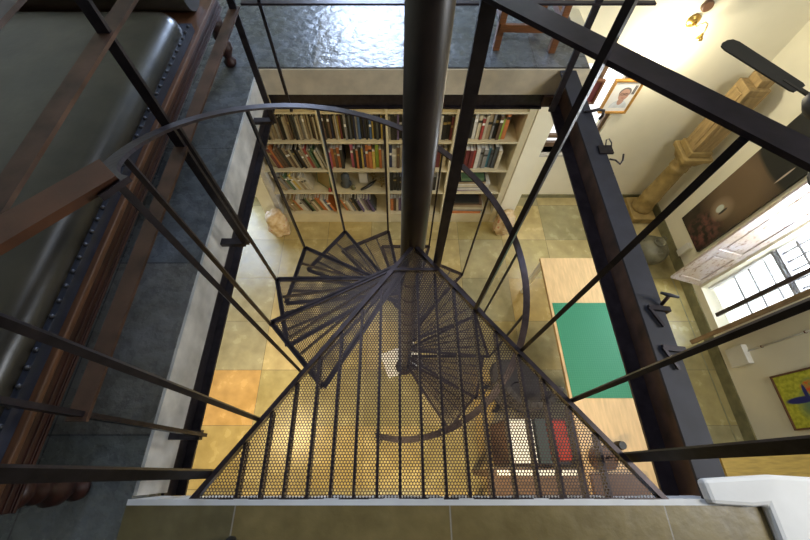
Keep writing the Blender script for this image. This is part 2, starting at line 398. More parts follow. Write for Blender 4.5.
for x in (1.72, 2.0, 2.28): box(b, x, x+.04, YB+.031, YB+.069, .845, 1.95)
obj('window_frame', b, 'dark_wood', win2)
b = BM(); box(b, 1.7, 2.35, YB+.17, YB+.18, .8, 2); obj('daylight_beyond', b, 'daylight_glow', win2)
win3 = thing('window_3', (-.3, 5.6, H+1.1), None, None); win3['kind'] = 'structure'
b = BM()
for x in (-.95, -.36, .24): box(b, x, x+.06, 5.6, 5.66, H+1.1, H+2.1)
obj('window_frame', b, 'white_plaster', win3)

# shutters folded back from the window
def leaf(name, p0, p1, z0, z1, th, mt, label):
    t = thing(name, (p1[0], p1[1], z0), label, 'shutter')
    a, c = Vector((*p0, 0)), Vector((*p1, 0)); d = (c-a); L = d.length; d.normalize(); nn = Vector((-d.y, d.x, 0))
    def bb(bm, u0, u1, q0, q1, t0, t1):
        v = []
        for q in (q0, q1):
            for (u, k) in ((u0, t0), (u1, t0), (u1, t1), (u0, t1)): v.append(a+d*u+nn*k+Vector((0, 0, q)))
        hexa(bm, v)
    b = BM(); s = .055
    bb(b, 0, s, z0, z1, 0, th); bb(b, L-s, L, z0, z1, 0, th)
    zz = [z0, z0+.62, z0+1.28, z1]
    for i, z in enumerate(zz):
        q0 = z if i == 0 else (z-.1 if i == 3 else z-.045); bb(b, s, L-s, q0, q0+(.1 if i in (0, 3) else .09), 0, th)
    obj('shutter_frame', b, mt, t, bevel=.003)
    for i in range(3):
        b = BM(); q0, q1 = zz[i]+.05+(.05 if i == 0 else 0), zz[i+1]-.045-(.055 if i == 2 else 0)
        bb(b, s, L-s, q0, q1, th*.32, th*.68); bb(b, s+.035, L-s-.035, q0+.035, q1-.035, th*.15, th*.85); obj('panel', b, mt, t, bevel=.004)
    return t
leaf('window_shutter', (3.21, 1.965), (3.512, 1.862), .24, 2.2, .03, 'shutter_paint', 'peeling white and pink panelled shutter beside the tall dark painting')
leaf('window_shutter', (3.16, 1.165), (3.508, 1.295), .24, 2.2, .045, 'shutter_brown', 'brown edge-on wooden shutter above the white switch box')
b = BM(); box(b, 3.44, 3.46, 1.435, 1.475, .36, 2.4); box(b, 3.46, 3.60, 1.445, 1.465, 2.0, 2.03)
obj('iron_bar', b, 'steel_rail', label='dark iron bar standing upright in front of the bright barred window', cat='bar')

# ------------------------------------------------------------------ spiral staircase
PX, PY, PR = .08, .99, .062
RAD = .785; RISE = H/12; A0 = 207.3; DA = 26.5
st = thing('spiral_staircase', (PX, PY, 0), 'dark steel spiral staircase with perforated treads winding round a thick pole', 'staircase')
def pol(ang, r, z=0): return (PX+r*math.cos(R(ang)), PY+r*math.sin(R(ang)), z)
b = BM(); cyl(b, (PX, PY, .012), (PX, PY, 4.9), PR, seg=40); obj('center_pole', b, 'pole_paint', st)
b = BM(); cyl(b, (PX, PY, 0), (PX, PY, .014), .095, seg=32); obj('base_plate', b, 'pole_paint', st)
b = BM(); prism(b, [(PX-.02+.26*math.cos(R(t_)), PY+.07+.24*math.sin(R(t_))) for t_ in (60, 165, 235, 340)], 0, .008); obj('pale_plate', b, 'white_plaster', st, label='pale four-sided plate at the pole base')  # flat pale four-sided plate on the floor round the pole
# landing
AP = Vector((.083, .945)); LL = Vector((-.715, -.10)); RR = Vector((.935, -.10))
b = BM()
bar(b, (*AP, H-.022), (*LL, H-.022), .010, .044); bar(b, (*AP, H-.022), (*RR, H-.022), .010, .044)
bar(b, (*AP, H-.004), (*LL, H-.004), .018, .008); bar(b, (*AP, H-.004), (*RR, H-.004), .018, .008)
bar(b, (LL.x, -.097, H-.02), (RR.x, -.097, H-.02), .008, .04)
tl = (AP.y-.81)/(AP.y-LL.y); pl_, pr_ = AP.lerp(LL, tl), AP.lerp(RR, tl)
bar(b, (pl_.x, pl_.y, H-.004), (pr_.x, pr_.y, H-.004), .014, .012)
land = obj('landing', b, 'steel_rail', st)
b = BM(); face(b, [(AP.x, AP.y-.005, H-.012), (pl_.x+.01, pl_.y, H-.012), (LL.x+.02, -.096, H-.012), (RR.x-.02, -.096, H-.012), (pr_.x-.01, pr_.y, H-.012)])
obj('perforated_sheet', b, 'perforated_steel', land)
def ymax(x):
    e = LL if x < AP.x else RR; t = (x-AP.x)/(e.x-AP.x); return min(AP.y+(e.y-AP.y)*t, .80)
for i in range(17):
    x = -.565+.0823*i; b = BM(); box(b, x-.005, x+.005, -.094, ymax(x)-.01, H-.052, H-.013); obj('rib', b, 'steel_rail', land)
# treads
def tread(k):
    a = A0-DA*(k-1); a2 = a+31; z = H-RISE*k
    P0, P1 = pol(a, RAD, z), pol(a2, RAD, z); i0, i1 = pol(a, PR+.004, z), pol(a2, PR+.004, z)
    b = BM()
    for (p, q) in ((i0, P0), (i1, P1), (P0, P1)):
        p, q = Vector(p), Vector(q); dz = Vector((0, 0, -.017)); bar(b, p+dz, q+dz, .006, .034); bar(b, p+Vector((0, 0, -.003)), q+Vector((0, 0, -.003)), .026, .006)
    cyl(b, (PX, PY, z-.04), (PX, PY, z+.0), PR+.0015, seg=24)
    t = obj('tread', b, 'steel_rail', st)
    b = BM(); face(b, [(p[0], p[1], z-.008) for p in (i0, P0, P1, i1)]); obj('perforated_sheet', b, 'perforated_steel', t)
    for f in (.27, .52, .76):
        q = Vector(P0).lerp(Vector(P1), f); p = Vector(i0).lerp(Vector(i1), f); dz = Vector((0, 0, -.024)); b = BM(); bar(b, p+dz, q+dz, .006, .028); obj('rib', b, 'steel_rail', t)
for k in range(1, 12): tread(k)
# spiral handrail and thin balusters
def rail_z(ang): return H+1.10-RISE*(233.8-ang)/DA
pts, sides = [], []
n = 90; a_end = -108
for i in range(n+1):
    a = 234+(a_end-234)*i/n; p = pol(a, .80, rail_z(a)); pts.append(p); sides.append((p[0]-PX, p[1]-PY, 0))
b = BM(); sweep(b, pts, sides, .045, .010); obj('spiral_handrail', b, 'steel_rail', st)
for k in range(1, 12):
    a = A0-DA*(k-1); z = H-RISE*k; b = BM(); p = pol(a, RAD+.008, z-.03); q = pol(a, RAD+.008, rail_z(a)-.004); bar(b, p, q, .013, .013, side=(math.cos(R(a)), math.sin(R(a)), 0)); obj('baluster', b, 'steel_dark', st)
a = -108; b = BM(); bar(b, pol(a, .79, 0), pol(a, .79, rail_z(a)), .02, .02); obj('baluster', b, 'steel_dark', st)
# landing rails
eR = (RR-AP).normalized(); eL = (LL-AP).normalized()
RB = [(.187, .848, .036, .012), (.345, .616, .015, .013), (.517, .430, .014, .013), (.683, .2325, .014, .013), (.855, .035, .036, .010)]
for (x, y, wd, th) in RB:
    b = BM(); bar(b, (x, y, H-.04), (x+(.014 if y < .8 else .004), y+(.014 if y < .8 else .004), H+(1.25 if x == .345 else 1.095)), wd, th, side=(eR.x, eR.y, 0) if wd < .03 or y < .1 else (1, 0, 0)); obj('baluster', b, 'steel_dark', st)
LB = [(-.396, .350, .011, .012), (-.527, .1635, .014, .013), (-.669, -.019, .031, .010)]
for (x, y, wd, th) in LB:
    b = BM(); bar(b, (x, y, H-.04), (x-.010, y+.014, H+1.095), wd, th, side=(eL.x, eL.y, 0)); obj('baluster', b, 'steel_dark', st)
b = BM(); bar(b, (.178, .880, H+1.10), (.965, .020, H+1.10), .056, .010); obj('landing_handrail', b, 'steel_rail', st)
b = BM(); bar(b, (-.412, .377, H+1.10), (-.81, -.055, H+1.10), .048, .014); obj('landing_handrail', b, 'oak_rail', st, label='brown landing handrail')

# ------------------------------------------------------------------ guard rails round the void
gl = thing('guard_railing', (-.784, 1.0, 2.48), 'dark steel railing with flat rails along the left stone floor by the bench', 'railing')
for y in (.117, 1.03, 1.94):
    b = BM(); bar(b, (-.784, y, 2.47), (-.784, y, H+1.1), .013, .034, side=(0, 1, 0)); po = obj('post', b, 'steel_dark', gl)
    b = BM(); box(b, -.908, -.784, y-.018, y+.018, 2.47, 2.495); obj('foot', b, 'steel_dark', po)
for z, mt in ((H+.53, 'steel_rust'), (H+.925, 'steel_rust'), (H+1.1, 'steel_rail')):
    b = BM(); box(b, -.808, -.758, .10, 1.96, z-.005, z+.005); obj('rail', b, mt, gl)
gb = thing('guard_railing', (.2, 2.0, 2.51), 'dark steel railing across the void in front of the bookcase floor edge', 'railing')
for x, wd in ((-.67, .016), (.98, .036)):
    b = BM(); bar(b, (x, 2.0, 2.51), (x, 2.0, H+1.1), wd, .014, side=(1, 0, 0)); po = obj('post', b, 'steel_dark', gb)
for z in (H+.53, H+.925, H+1.1):
    b = BM(); box(b, -.76, 1.26, 1.985, 2.015, z-.005, z+.005); obj('rail', b, 'steel_rail', gb)

# ------------------------------------------------------------------ bench on the left upper floor
bn = thing('leather_bench', (-1.45, 1.1, H), 'dark studded leather bench with reddish brown wooden frame and carved legs', 'bench')
def rounded_slab(bm, x0, x1, y0, y1, z0, z1, r, n=5, crown=.0):
    """soft slab: stacked inset outlines for a rolled edge"""
    prof = [(0, z0), (0, z1-r)]+[(r*(1-math.cos(PI/2*i/n)), z1-r+r*math.sin(PI/2*i/n)) for i in range(1, n+1)]
    lim = min(x1-x0, y1-y0)/2-.012; prof += [(min(r+.10, r+(lim-r)*.5), z1+crown*.6), (min(r+.3, lim), z1+crown)]
    rings = []; rc = min(.12, lim)
    for ins, z in prof:
        ring = []
        for cx, cy, a0 in ((x1, y1, 0), (x0, y1, 90), (x0, y0, 180), (x1, y0, 270)):
            rr = max(rc-ins, .02)
            ccx = cx-(ins+rr)*(1 if cx == x1 else -1); ccy = cy-(ins+rr)*(1 if cy == y1 else -1)
            for j in range(5): t = R(a0+90*j/4); ring.append(bm.verts.new((ccx+rr*math.cos(t), ccy+rr*math.sin(t), z)))
        rings.append(ring)
    for a, c in zip(rings, rings[1:]):
        for i in range(len(a)): f = bm.faces.new((a[i], a[(i+1) % len(a)], c[(i+1) % len(a)], c[i])); f.smooth = True
    bm.faces.new(rings[-1]).smooth = True; bm.faces.new(rings[0][::-1])
b = BM(); rounded_slab(b, -2.3, -1.080, -.10, 2.03, H+.40, H+.505, .075, crown=.012); obj('seat', b, 'leather', bn)
b = BM(); box(b, -2.28, -1.060, -.09, 2.02, H+.387, H+.425); se = obj('seat_border', b, 'leather_edge', bn)
for i in range(40):
    y = -.06+i*.0525; b = BM()
    bmesh.ops.create_uvsphere(b, u_segments=8, v_segments=5, radius=.009, matrix=Matrix.Translation((-1.068, y, H+.426)))
    obj('nail', b, 'brass_nail', bn, smooth=True)
b = BM(); box(b, -2.34, -1.038, -.12, 2.46, H+.365, H+.386); obj('ledge', b, 'bench_ledge', bn, bevel=.004)
b = BM(); box(b, -2.32, -1.060, -.11, 2.44, H+.285, H+.365)
for z in (.296, .318): box(b, -1.060, -1.056, -.11, 2.44, H+z, H+z+.005)
box(b, -1.07, -1.052, -.11, 2.44, H+.285, H+.295)
obj('apron', b, 'bench_wood', bn, bevel=.002)
b = BM(); cyl(b, (-2.3, 2.24, H+.50), (-1.10, 2.24, H+.50), .115, seg=28); obj('bolster', b, 'leather', bn)
for (x, y) in ((-1.085, 2.33), (-1.10, -.06), (-2.25, 2.33), (-2.25, -.06)):
    b = BM(); lathe(b, (x, y, H), [(.024, 0), (.038, .015), (.040, .035), (.022, .055), (.030, .075), (.048, .105), (.050, .14), (.030, .165), (.040, .185), (.040, .20), (.028, .22), (.048, .25), (.048, .287)], 20); obj('leg', b, 'bench_wood', bn)
b = BM(); lathe(b, (-.545, -.215, H), [(.012, 0), (.017, .004), (.018, .02), (.014, .035), (.011, .05)], 20, rot=None)
obj('rubber_foot', b, 'black', label='small round black rubber foot standing on the near stone floor', cat='foot')

# wooden chair on the back upper floor
ch = thing('wooden_chair', (.85, 2.68, H), 'brown wooden chair standing on the blue grey floor above the bookcase', 'chair')
for (x, y, h_) in ((.67, 2.51, .45), (1.04, 2.48, .45), (.66, 2.88, .95), (1.04, 2.88, .95)):
    b = BM(); bar(b, (x, y, H), (x, y, H+h_), .044, .044, side=(1, 0, 0)); obj('leg', b, 'teak', ch, bevel=.003)
for (p, q) in (((.66, 2.49, H+.15), (1.04, 2.475, H+.15)), ((.66, 2.50, H+.2), (.66, 2.88, H+.2)), ((1.04, 2.47, H+.2), (1.04, 2.88, H+.2)), ((.66, 2.88, H+.15), (1.04, 2.88, H+.15))):
    b = BM(); bar(b, p, q, .024, .045); obj('stretcher', b, 'teak', ch)
b = BM(); box(b, .63, 1.07, 2.45, 2.91, H+.45, H+.475); obj('seat', b, 'teak', ch, bevel=.005)
b = BM(); box(b, .677, 1.023, 2.868, 2.888, H+.70, H+.92); obj('backrest', b, 'teak', ch, bevel=.004)

# ------------------------------------------------------------------ bookcase
BY = 2.94; SH = [.18, .60, .975, 1.387, 1.75, 2.12]
PXs = [-1.505, -.76, -.10, .575, 1.25]
bc = thing('bookcase', (-.13, 3.15, 0), 'cream painted wall bookcase of four bays crowded with books', 'bookcase')
b = BM(); box(b, -1.55, 1.315, YB-.03, YB-.006, 0, 2.28); obj('back_panel', b, 'shelf_paint', bc)
for z in SH:
    for x0, x1 in zip(PXs, PXs[1:]):
        b = BM(); box(b, x0+.012, x1-.012, BY, YB-.03, z-.022, z); obj('shelf', b, 'shelf_paint', bc, bevel=.002)
for i, x in enumerate(PXs):
    b = BM(); wd = .012 if 0 < i < 4 else .03
    x0, x1 = (x-wd, x+wd) if 0 < i < 4 else ((x-.045, x+.012) if i == 0 else (x-.012, x+.065))
    box(b, x0, x1, BY-.003, YB-.03, 0, 2.28); obj('upright', b, 'shelf_paint' if i else 'concrete', bc, bevel=.002)
b = BM(); box(b, -1.49, 1.235, BY+.004, BY+.02, .0, .158); obj('plinth', b, 'shelf_paint', bc)

CL = {'cream': (.68, .60, .42), 'white': (.76, .75, .70), 'tan': (.45, .33, .18), 'brown': (.16, .085, .045), 'dark': (.025, .025, .025), 'black': (.012, .012, .014), 'navy': (.02, .035, .13),
      'red': (.50, .04, .03), 'maroon': (.20, .02, .03), 'orange': (.75, .20, .02), 'yellow': (.80, .55, .04), 'green': (.10, .22, .10), 'lime': (.40, .62, .03), 'teal': (.01, .19, .28), 'blue': (.04, .13, .33),
      'grey': (.30, .30, .30), 'pink': (.65, .09, .20), 'purple': (.16, .10, .26), 'olive': (.20, .19, .07), 'slate': (.08, .10, .12), 'gold': (.42, .29, .06)}
for k, c in CL.items(): mat('cover_'+k, tuple(.72*(.8*q+.2*m_) for q, m_ in zip(c, [sum(c)/3*1.05, sum(c)/3, sum(c)/3*.85])), .5, 0, .1, 25)
K = dict(c='cream', w='white', t='tan', b='brown', d='dark', k='black', n='navy', r='red', m='maroon', o='orange', y='yellow', g='green', l='lime', T='teal', B='blue', G='grey', p='pink', P='purple', O='olive', s='slate', e='gold')
ROWN = ['bottom', 'second lowest', 'second', 'top']; BAYN = ['leftmost', 'second', 'third', 'rightmost']
ORD = ['first', 'second', 'third', 'fourth', 'fifth', 'sixth', 'seventh', 'eighth', 'ninth', 'tenth', 'eleventh', 'twelfth', 'thirteenth', 'fourteenth', 'fifteenth', 'sixteenth', 'seventeenth', 'eighteenth', 'nineteenth', 'twentieth', 'twenty-first', 'twenty-second', 'twenty-third', 'twenty-fourth', 'twenty-fifth', 'twenty-sixth', 'twenty-seventh', 'twenty-eighth', 'twenty-ninth', 'thirtieth', 'thirty-first', 'thirty-second', 'thirty-third', 'thirty-fourth']
def book_bm(x, y, z, th, h, d, lean):
    """upright book, spine towards -y; lean in radians about its lower edge"""
    b = BM(); c = .002
    box(b, 0, th, 0, c*1.3, 0, h); box(b, 0, c, 0, d, 0, h); box(b, th-c, th, 0, d, 0, h)
    box(b, c, th-c, c*1.3, d-.004, .003, h-.004, 1)
    if h > .2 and th > .022 and random.random() < .35:                                  # label band on the spine
        zz = h*random.uniform(.55, .75); box(b, c, th-c, -.0006, .0004, zz, zz+h*.10, 2 if random.random() < .5 else 1)
    if lean:
        ex = th if lean > 0 else 0
        Mx = Matrix.Translation((ex, 0, 0)) @ Matrix.Rotation(lean, 4, 'Y') @ Matrix.Translation((-ex, 0, 0)); bmesh.ops.transform(b, matrix=Mx, verts=b.verts)
    bmesh.ops.translate(b, verts=b.verts, vec=(x, y, z)); return b
def shelf_books(row, bay, codes, x0, x1, hmin, hmax, lean=0, th=(.016, .034), dep=.21, front=.03, start=0):
    n = len(codes); raw = [random.uniform(*th) for _ in range(n)]
    lw = abs(math.tan(lean))*hmax*.9 if lean else 0
    spc = (x1-x0-lw-.0015*n)/sum(raw); raw = [r*min(spc, 1.6) for r in raw]; x = x0+(lw if lean < 0 else 0)
    z = SH[row]+.0015
    for i, cc in enumerate(codes):
        col = K[cc]; h = random.uniform(hmin, hmax); y = BY+front+random.uniform(0, .03); ln = lean
        t_ = raw[i]/math.cos(ln) if lean else raw[i]
        b = book_bm(x, y, z+(0 if not lean else .001), raw[i], h, dep*random.uniform(.8, 1), ln)
        bmesh.ops.translate(b, verts=b.verts, vec=(0, 0, SH[row]+.0015-min(v.co.z for v in b.verts)))
        o = obj('book', b, ['cover_'+col, 'paper', 'cover_gold' if cc in 'dnkmb' else 'cover_dark'],
                label=f"{'leaning ' if lean else ''}{col} book, {ORD[start+i]} from left, {ROWN[row]} shelf, {BAYN[bay]} bay", cat='book', group=f"books on the {ROWN[row]} shelf")
        x += t_+.0015
def rnd(pool, n): return ''.join(random.choice(pool) for _ in range(n))
X0 = [a+.016 for a in PXs[:-1]]; X1 = [a-.016 for a in PXs[1:]]
X0[0] = -1.488
# top row (index 3), 26-28 cm tall books
shelf_books(3, 0, 'ctcbttrbdcTctwcbddctbcdsctGctcdbct'.replace('T', 't'), X0[0], X1[0], .27, .338, th=(.013, .024), lean=0)
shelf_books(3, 1, 'bdbnktcymdGksdnGBkndsBydsnyk', X0[1], X1[1], .27, .338)
shelf_books(3, 2, 'wdkPdsbnGdkBTTndswdkm', X0[2], X1[2], .26, .335)
shelf_books(3, 3, 'GdwkdwcrctGkblo', X0[3], X1[3]-.13, .25, .33)
# second row (index 2)
shelf_books(2, 0, 'ctcmobbdtbcdbdtcrtggcw', X0[0], X1[0]-.02, .25, .33, lean=-.22, th=(.02, .034))
shelf_books(2, 1, 'pobod', X0[1], X0[1]+.16, .22, .30, th=(.02, .03))
shelf_books(2, 1, 'pdokyPooylowG', X0[1]+.24, X1[1], .25, .34, start=5)
shelf_books(2, 2, 'nwbcrtdrewkGrmyc', X0[2], X1[2]-.02, .25, .34)
shelf_books(2, 3, 'dGctmmrwGGTssc', X0[3], X1[3]-.10, .25, .32)
# third row (index 1)
shelf_books(1, 0, 'ctGtgwyctcc', X0[0], X0[0]+.455, .22, .30, lean=-.34, th=(.018, .03))
shelf_books(1, 2, 'kkkdoobwrtwcGdkw', X0[2], X1[2]-.05, .22, .32)
# bottom row (index 0)
shelf_books(0, 0, 'dtteowwGkgtcOoowBo', X0[0]+.02, X1[0]-.04, .22, .28, lean=-.34, th=(.018, .03))
shelf_books(0, 1, 'otcwGtdsPwGPdPs', X0[1], X0[1]+.46, .22, .30, lean=-.30, th=(.016, .026))
shelf_books(0, 2, 'obcPPkdtrwcdb', X0[2], X0[2]+.42, .20, .30)
# flat stacks on the right bay
def flat(x, y, z, w_, d_, h_, col, lab, rot=0):
    b = BM(); c = .002; box(b, -w_/2, w_/2, -d_/2, d_/2, 0, c); box(b, -w_/2, w_/2, -d_/2, d_/2, h_-c, h_); box(b, -w_/2, w_/2, -d_/2, -d_/2+c, c, h_-c); box(b, -w_/2+.004, w_/2-.004, -d_/2+c, d_/2-.004, c, h_-c, 1)
    bmesh.ops.transform(b, matrix=Matrix.Translation((x, y, z)) @ Matrix.Rotation(rot, 4, 'Z'), verts=b.verts)
    obj('book', b, ['cover_'+col, 'paper'], label=lab, cat='book', group='books lying flat in the rightmost bay')
z = SH[1]+.001
for i, (c_, h_, w_) in enumerate((('cream', .03, .36), ('purple', .012, .37), ('white', .03, .36), ('grey', .015, .37), ('cream', .035, .35), ('white', .02, .36), ('tan', .03, .30), ('dark', .02, .28), ('green', .04, .22))):
    flat(.86+.01*(i % 3), 3.08, z, w_*1.2, .26, h_, c_, f"{c_} book lying flat, {ORD[i]} from the bottom of the upper stack, rightmost bay", .03*(i % 2)); z += h_+.001
z = SH[0]+.001
for i, (c_, h_, w_) in enumerate((('orange', .05, .40), ('grey', .03, .42), ('cream', .045, .40), ('tan', .04, .40), ('brown', .03, .36), ('dark', .03, .28))):
    flat(.87+.008*(i % 3), 3.08, z, w_*1.1, .26, h_, c_, f"{c_} book lying flat, {ORD[i]} from the bottom of the lowest stack, rightmost bay", -.03*(i % 2)); z += h_+.001
# ornaments on the third row
zz = SH[1]
b = BM(); lathe(b, (-.62, 3.06, zz+.001), [(.05, 0), (.07, .03), (.04, .08), (.055, .12), (.05, .17), (.03, .2), (.005, .22)], 14); obj('figurine', b, 'cover_slate', label='dark slate rounded figurine in the second bay, left end of ornament shelf', cat='ornament')
b = BM(); box(b, -.46, -.36, 3.10, 3.2, zz+.001, zz+.16); obj('white_box', b, 'paper', label='plain white box standing among ornaments in the second bay', cat='box', bevel=.003)
b = BM(); tube(b, [(-.44, 2.97, zz+.022), (-.38, 3.0, zz+.03), (-.31, 3.05, zz+.04), (-.25, 3.1, zz+.055)], [.012, .02, .02, .008], 8); obj('carved_boat', b, 'cover_dark', label='long dark carved ornament lying slantwise in the second bay', cat='ornament')
b = BM(); lathe(b, (-.53, 3.0, zz+.001), [(.02, 0), (.03, .015), (.018, .04), (.022, .055), (.004, .07)], 12); obj('figurine', b, 'cover_olive', label='tiny olive green figurine before the plain white box', cat='ornament')
for i, (x, y, s) in enumerate(((-.30, 3.16, 1), (-.19, 3.04, 1.2))):
    b = BM()
    tube(b, [(x, y, zz+.002), (x+.005, y, zz+.05*s), (x-.005, y, zz+.10*s)], [.012, .006, .004], 7)
    for k in range(9):
        a = k*2.4; h_ = zz+(.03+.010*k)*s; tube(b, [(x, y, h_), (x+.025*math.cos(a), y+.025*math.sin(a), h_+.012), (x+.05*math.cos(a), y+.04*math.sin(a), h_+.01)], [.004, .008, .002], 6)
    obj('branch_ornament', b, 'cover_gold', label=('small golden branching ornament in the second bay' if i == 0 else 'larger golden branching ornament behind the small one, second bay'), cat='ornament')
# picture card and small ornament in the left bay
b = BM(); box(b, -.115, .115, -.006, .006, 0, .26); box(b, -.10, .10, -.0075, -.006, .015, .245, 1)
bmesh.ops.transform(b, matrix=Matrix.Translation((-.89, 3.05, zz+.004)) @ Matrix.Rotation(R(-38), 4, 'Z') @ Matrix.Rotation(R(-8), 4, 'X'), verts=b.verts)
bmesh.ops.translate(b, verts=b.verts, vec=(0, 0, zz+.001-min(v.co.z for v in b.verts))); obj('framed_card', b, ['cover_green', 'cover_gold'], label='green framed golden card leaning at the end of the left bay', cat='picture')
b = BM(); lathe(b, (-.81, 2.97, zz+.001), [(.018, 0), (.024, .012), (.012, .03), (.016, .045), (.003, .06)], 12); obj('figurine', b, 'cover_red', label='tiny red figurine beside the green framed card', cat='ornament')
# objects lying on the upper shelf, just under the beam
for i, (x, c_) in enumerate(((-1.2, 'cream'), (-.9, 'gold'), (-.62, 'tan'), (-.42, 'gold'), (-.25, 'cream'), (.3, 'grey'), (.48, 'white'), (.72, 'grey'), (1.05, 'white'))):
    b = BM(); lathe(b, (x, 3.05, SH[4]+.001), [(.045, 0), (.06, .02), (.05, .10), (.03, .13), (.035, .15)], 14); obj('jar', b, 'cover_'+c_, label=f"{c_} jar, {ORD[i]} from left on the shelf above the books", cat='jar', group='jars above the books')

# carved stone chunks at the foot of the piers
def chunk(x, y, h_, r, label, seed):
    rng = random.Random(seed); b = BM(); bmesh.ops.create_icosphere(b, subdivisions=4, radius=1)
    from mathutils import noise as ns
    for v in b.verts:
        c = v.co.copy(); f = 1+.30*ns.noise(c*1.6+Vector((seed, 0, 0)))+.14*ns.noise(c*5+Vector((seed, 3, 0)))
        c = c*f; c.x = max(-.85, min(.85, c.x)); c.z = max(-.92, min(.95, c.z))
        v.co = Vector((c.x*r*1.0, c.y*r*.75, c.z*h_/2*1.05))
    bmesh.ops.translate(b, verts=b.verts, vec=(x, y, 0-min(v.co.z for v in b.verts))); obj('carved_stone', b, 'carved_stone', label=label, cat='sculpture', smooth=True)
chunk(-1.53, 2.76, .46, .15, 'rough carved stone at the left end of the bookcase', 3)
chunk(1.37, 2.77, .46, .13, 'rough carved stone at the right end of the bookcase', 8)

# ------------------------------------------------------------------ work table with green mat
TX0, TX1, TY0, TY1, TZ = 1.50, 2.42, -.20, 1.94, .75
tb = thing('work_table', ((TX0+TX1)/2, (TY0+TY1)/2, 0), 'pale plywood work table with a green cutting mat on it', 'table')
b = BM(); box(b, TX0, TX1, TY0, TY1, TZ-.03, TZ-.002, 1); box(b, TX0+.004, TX1, TY0, TY1, TZ-.002, TZ, 0); obj('tabletop', b, ['plywood', 'plywood_edge'], tb)
for x, y in ((TX0+.03, TY0+.04), (TX1-.03, TY0+.04), (TX0+.03, TY1-.04), (TX1-.03, TY1-.04)):
    b = BM(); box(b, x-.02, x+.02, y-.02, y+.02, 0, TZ-.03); obj('leg', b, 'white_plastic', tb)
b = BM(); box(b, 1.525, 2.40, .535, 1.43, TZ+.0005, TZ+.004); obj('cutting_mat', b, 'cutting_green', label='green cutting mat with fine grid lying on the work table', cat='mat')
b = BM(); lathe(b, (1.80, .16, TZ+.001), [(.03, 0), (.035, .02), (.035, .07), (.025, .085), (.03, .10)], 16); obj('ink_pot', b, 'black', label='small black pot near the near end of the work table', cat='pot')
b = BM(); box(b, 1.52, 1.95, -.19, -.04, TZ+.001, TZ+.05); obj('long_case', b, 'brown_leather', label='long flat brown case on the near end of the work table', cat='case', bevel=.01)
b = BM(); rounded_slab(b, 1.55, 1.74, -.02, .16, TZ+.001, TZ+.13, .05); obj('brown_bag', b, 'brown_leather', label='small rounded brown bag on the work table beside the black pot', cat='bag')

# things below the landing on the near right
CX, CY = 1.14, .70
cr = thing('office_chair', (CX, CY, 0), 'dark grey padded office chair below the steel landing, left of the table', 'chair')
b = BM(); rounded_slab(b, CX-.23, CX+.23, CY-.2, CY+.24, .42, .50, .04); obj('seat', b, 'grey_fabric', cr)
b = BM()
for i in range(10):
    a0, a1 = R(205+i*13), R(205+(i+1)*13)
    bar(b, (CX+.25*math.cos(a0), CY+.25*math.sin(a0), .82), (CX+.25*math.cos(a1), CY+.25*math.sin(a1), .82), .05, .26)
obj('backrest', b, 'grey_fabric', cr, bevel=.01)
b = BM(); bar(b, (CX, CY-.18, .43), (CX, CY-.225, .80), .05, .012, side=(1, 0, 0)); obj('back_support', b, 'black', cr)
b = BM(); cyl(b, (CX, CY, .08), (CX, CY, .42), .03); obj('gas_column', b, 'black', cr)
for k in range(5):
    a = R(72*k+20); e = (CX+.22*math.cos(a), CY+.22*math.sin(a)); b = BM(); bar(b, (CX, CY, .10), (*e, .07), .04, .03); l_ = obj('leg', b, 'black', cr)
    b = BM(); cyl(b, (e[0], e[1]-.012, .03), (e[0], e[1]+.012, .03), .03, seg=14); obj('castor', b, 'black', l_)
bx = thing('wooden_bench', (1.1, -.14, 0), 'long brown wooden bench under the landing beside the stone floor edge', 'bench')
b = BM(); box(b, .72, 1.47, -.30, .0, .70, .74); obj('top', b, 'dark_wood', bx, bevel=.004)
for x, y in ((.76, -.26), (1.43, -.26), (.76, -.04), (1.43, -.04)):
    b = BM(); box(b, x-.025, x+.025, y-.025, y+.025, 0, .70); obj('leg', b, 'dark_wood', bx)
def stool_box(name, x0, x1, y0, y1, z0, z1, mt, label, cat, bev=.004):
    b = BM(); box(b, x0, x1, y0, y1, z0, z1); return obj(name, b, mt, label=label, cat=cat, bevel=bev)
sc = thing('side_cabinet', (1.2, .19, 0), 'low dark cabinet left of the work table under the landing', 'cabinet')
b = BM(); box(b, .95, 1.47, .02, .385, .0, .62); obj('body', b, 'dark_wood', sc, bevel=.004)
b = BM(); box(b, .944, .95, .04, .365, .05, .58); obj('door', b, 'brown_frame', sc)
stool_box('paper_pile', .965, 1.165, .03, .375, .621, .67, 'paper', 'white pile of paper on the low cabinet below the landing', 'paper')
stool_box('binder', 1.18, 1.27, .03, .375, .621, .70, 'dark_green', 'dark green binder lying beside the white paper pile', 'binder')
b = BM(); box(b, 1.285, 1.455, .05, .37, .621, .70); obj('red_bag', b, 'red_cloth', bevel=.03, label='red cloth bag between the binder and the work table', cat='bag')
stool_box('bench_highlight', .80, 1.44, -.055, -.01, .741, .745, 'paper', 'narrow white strip for the highlight along the brown bench top', 'paper', 0)  # white strip standing in for the highlight along the bench top

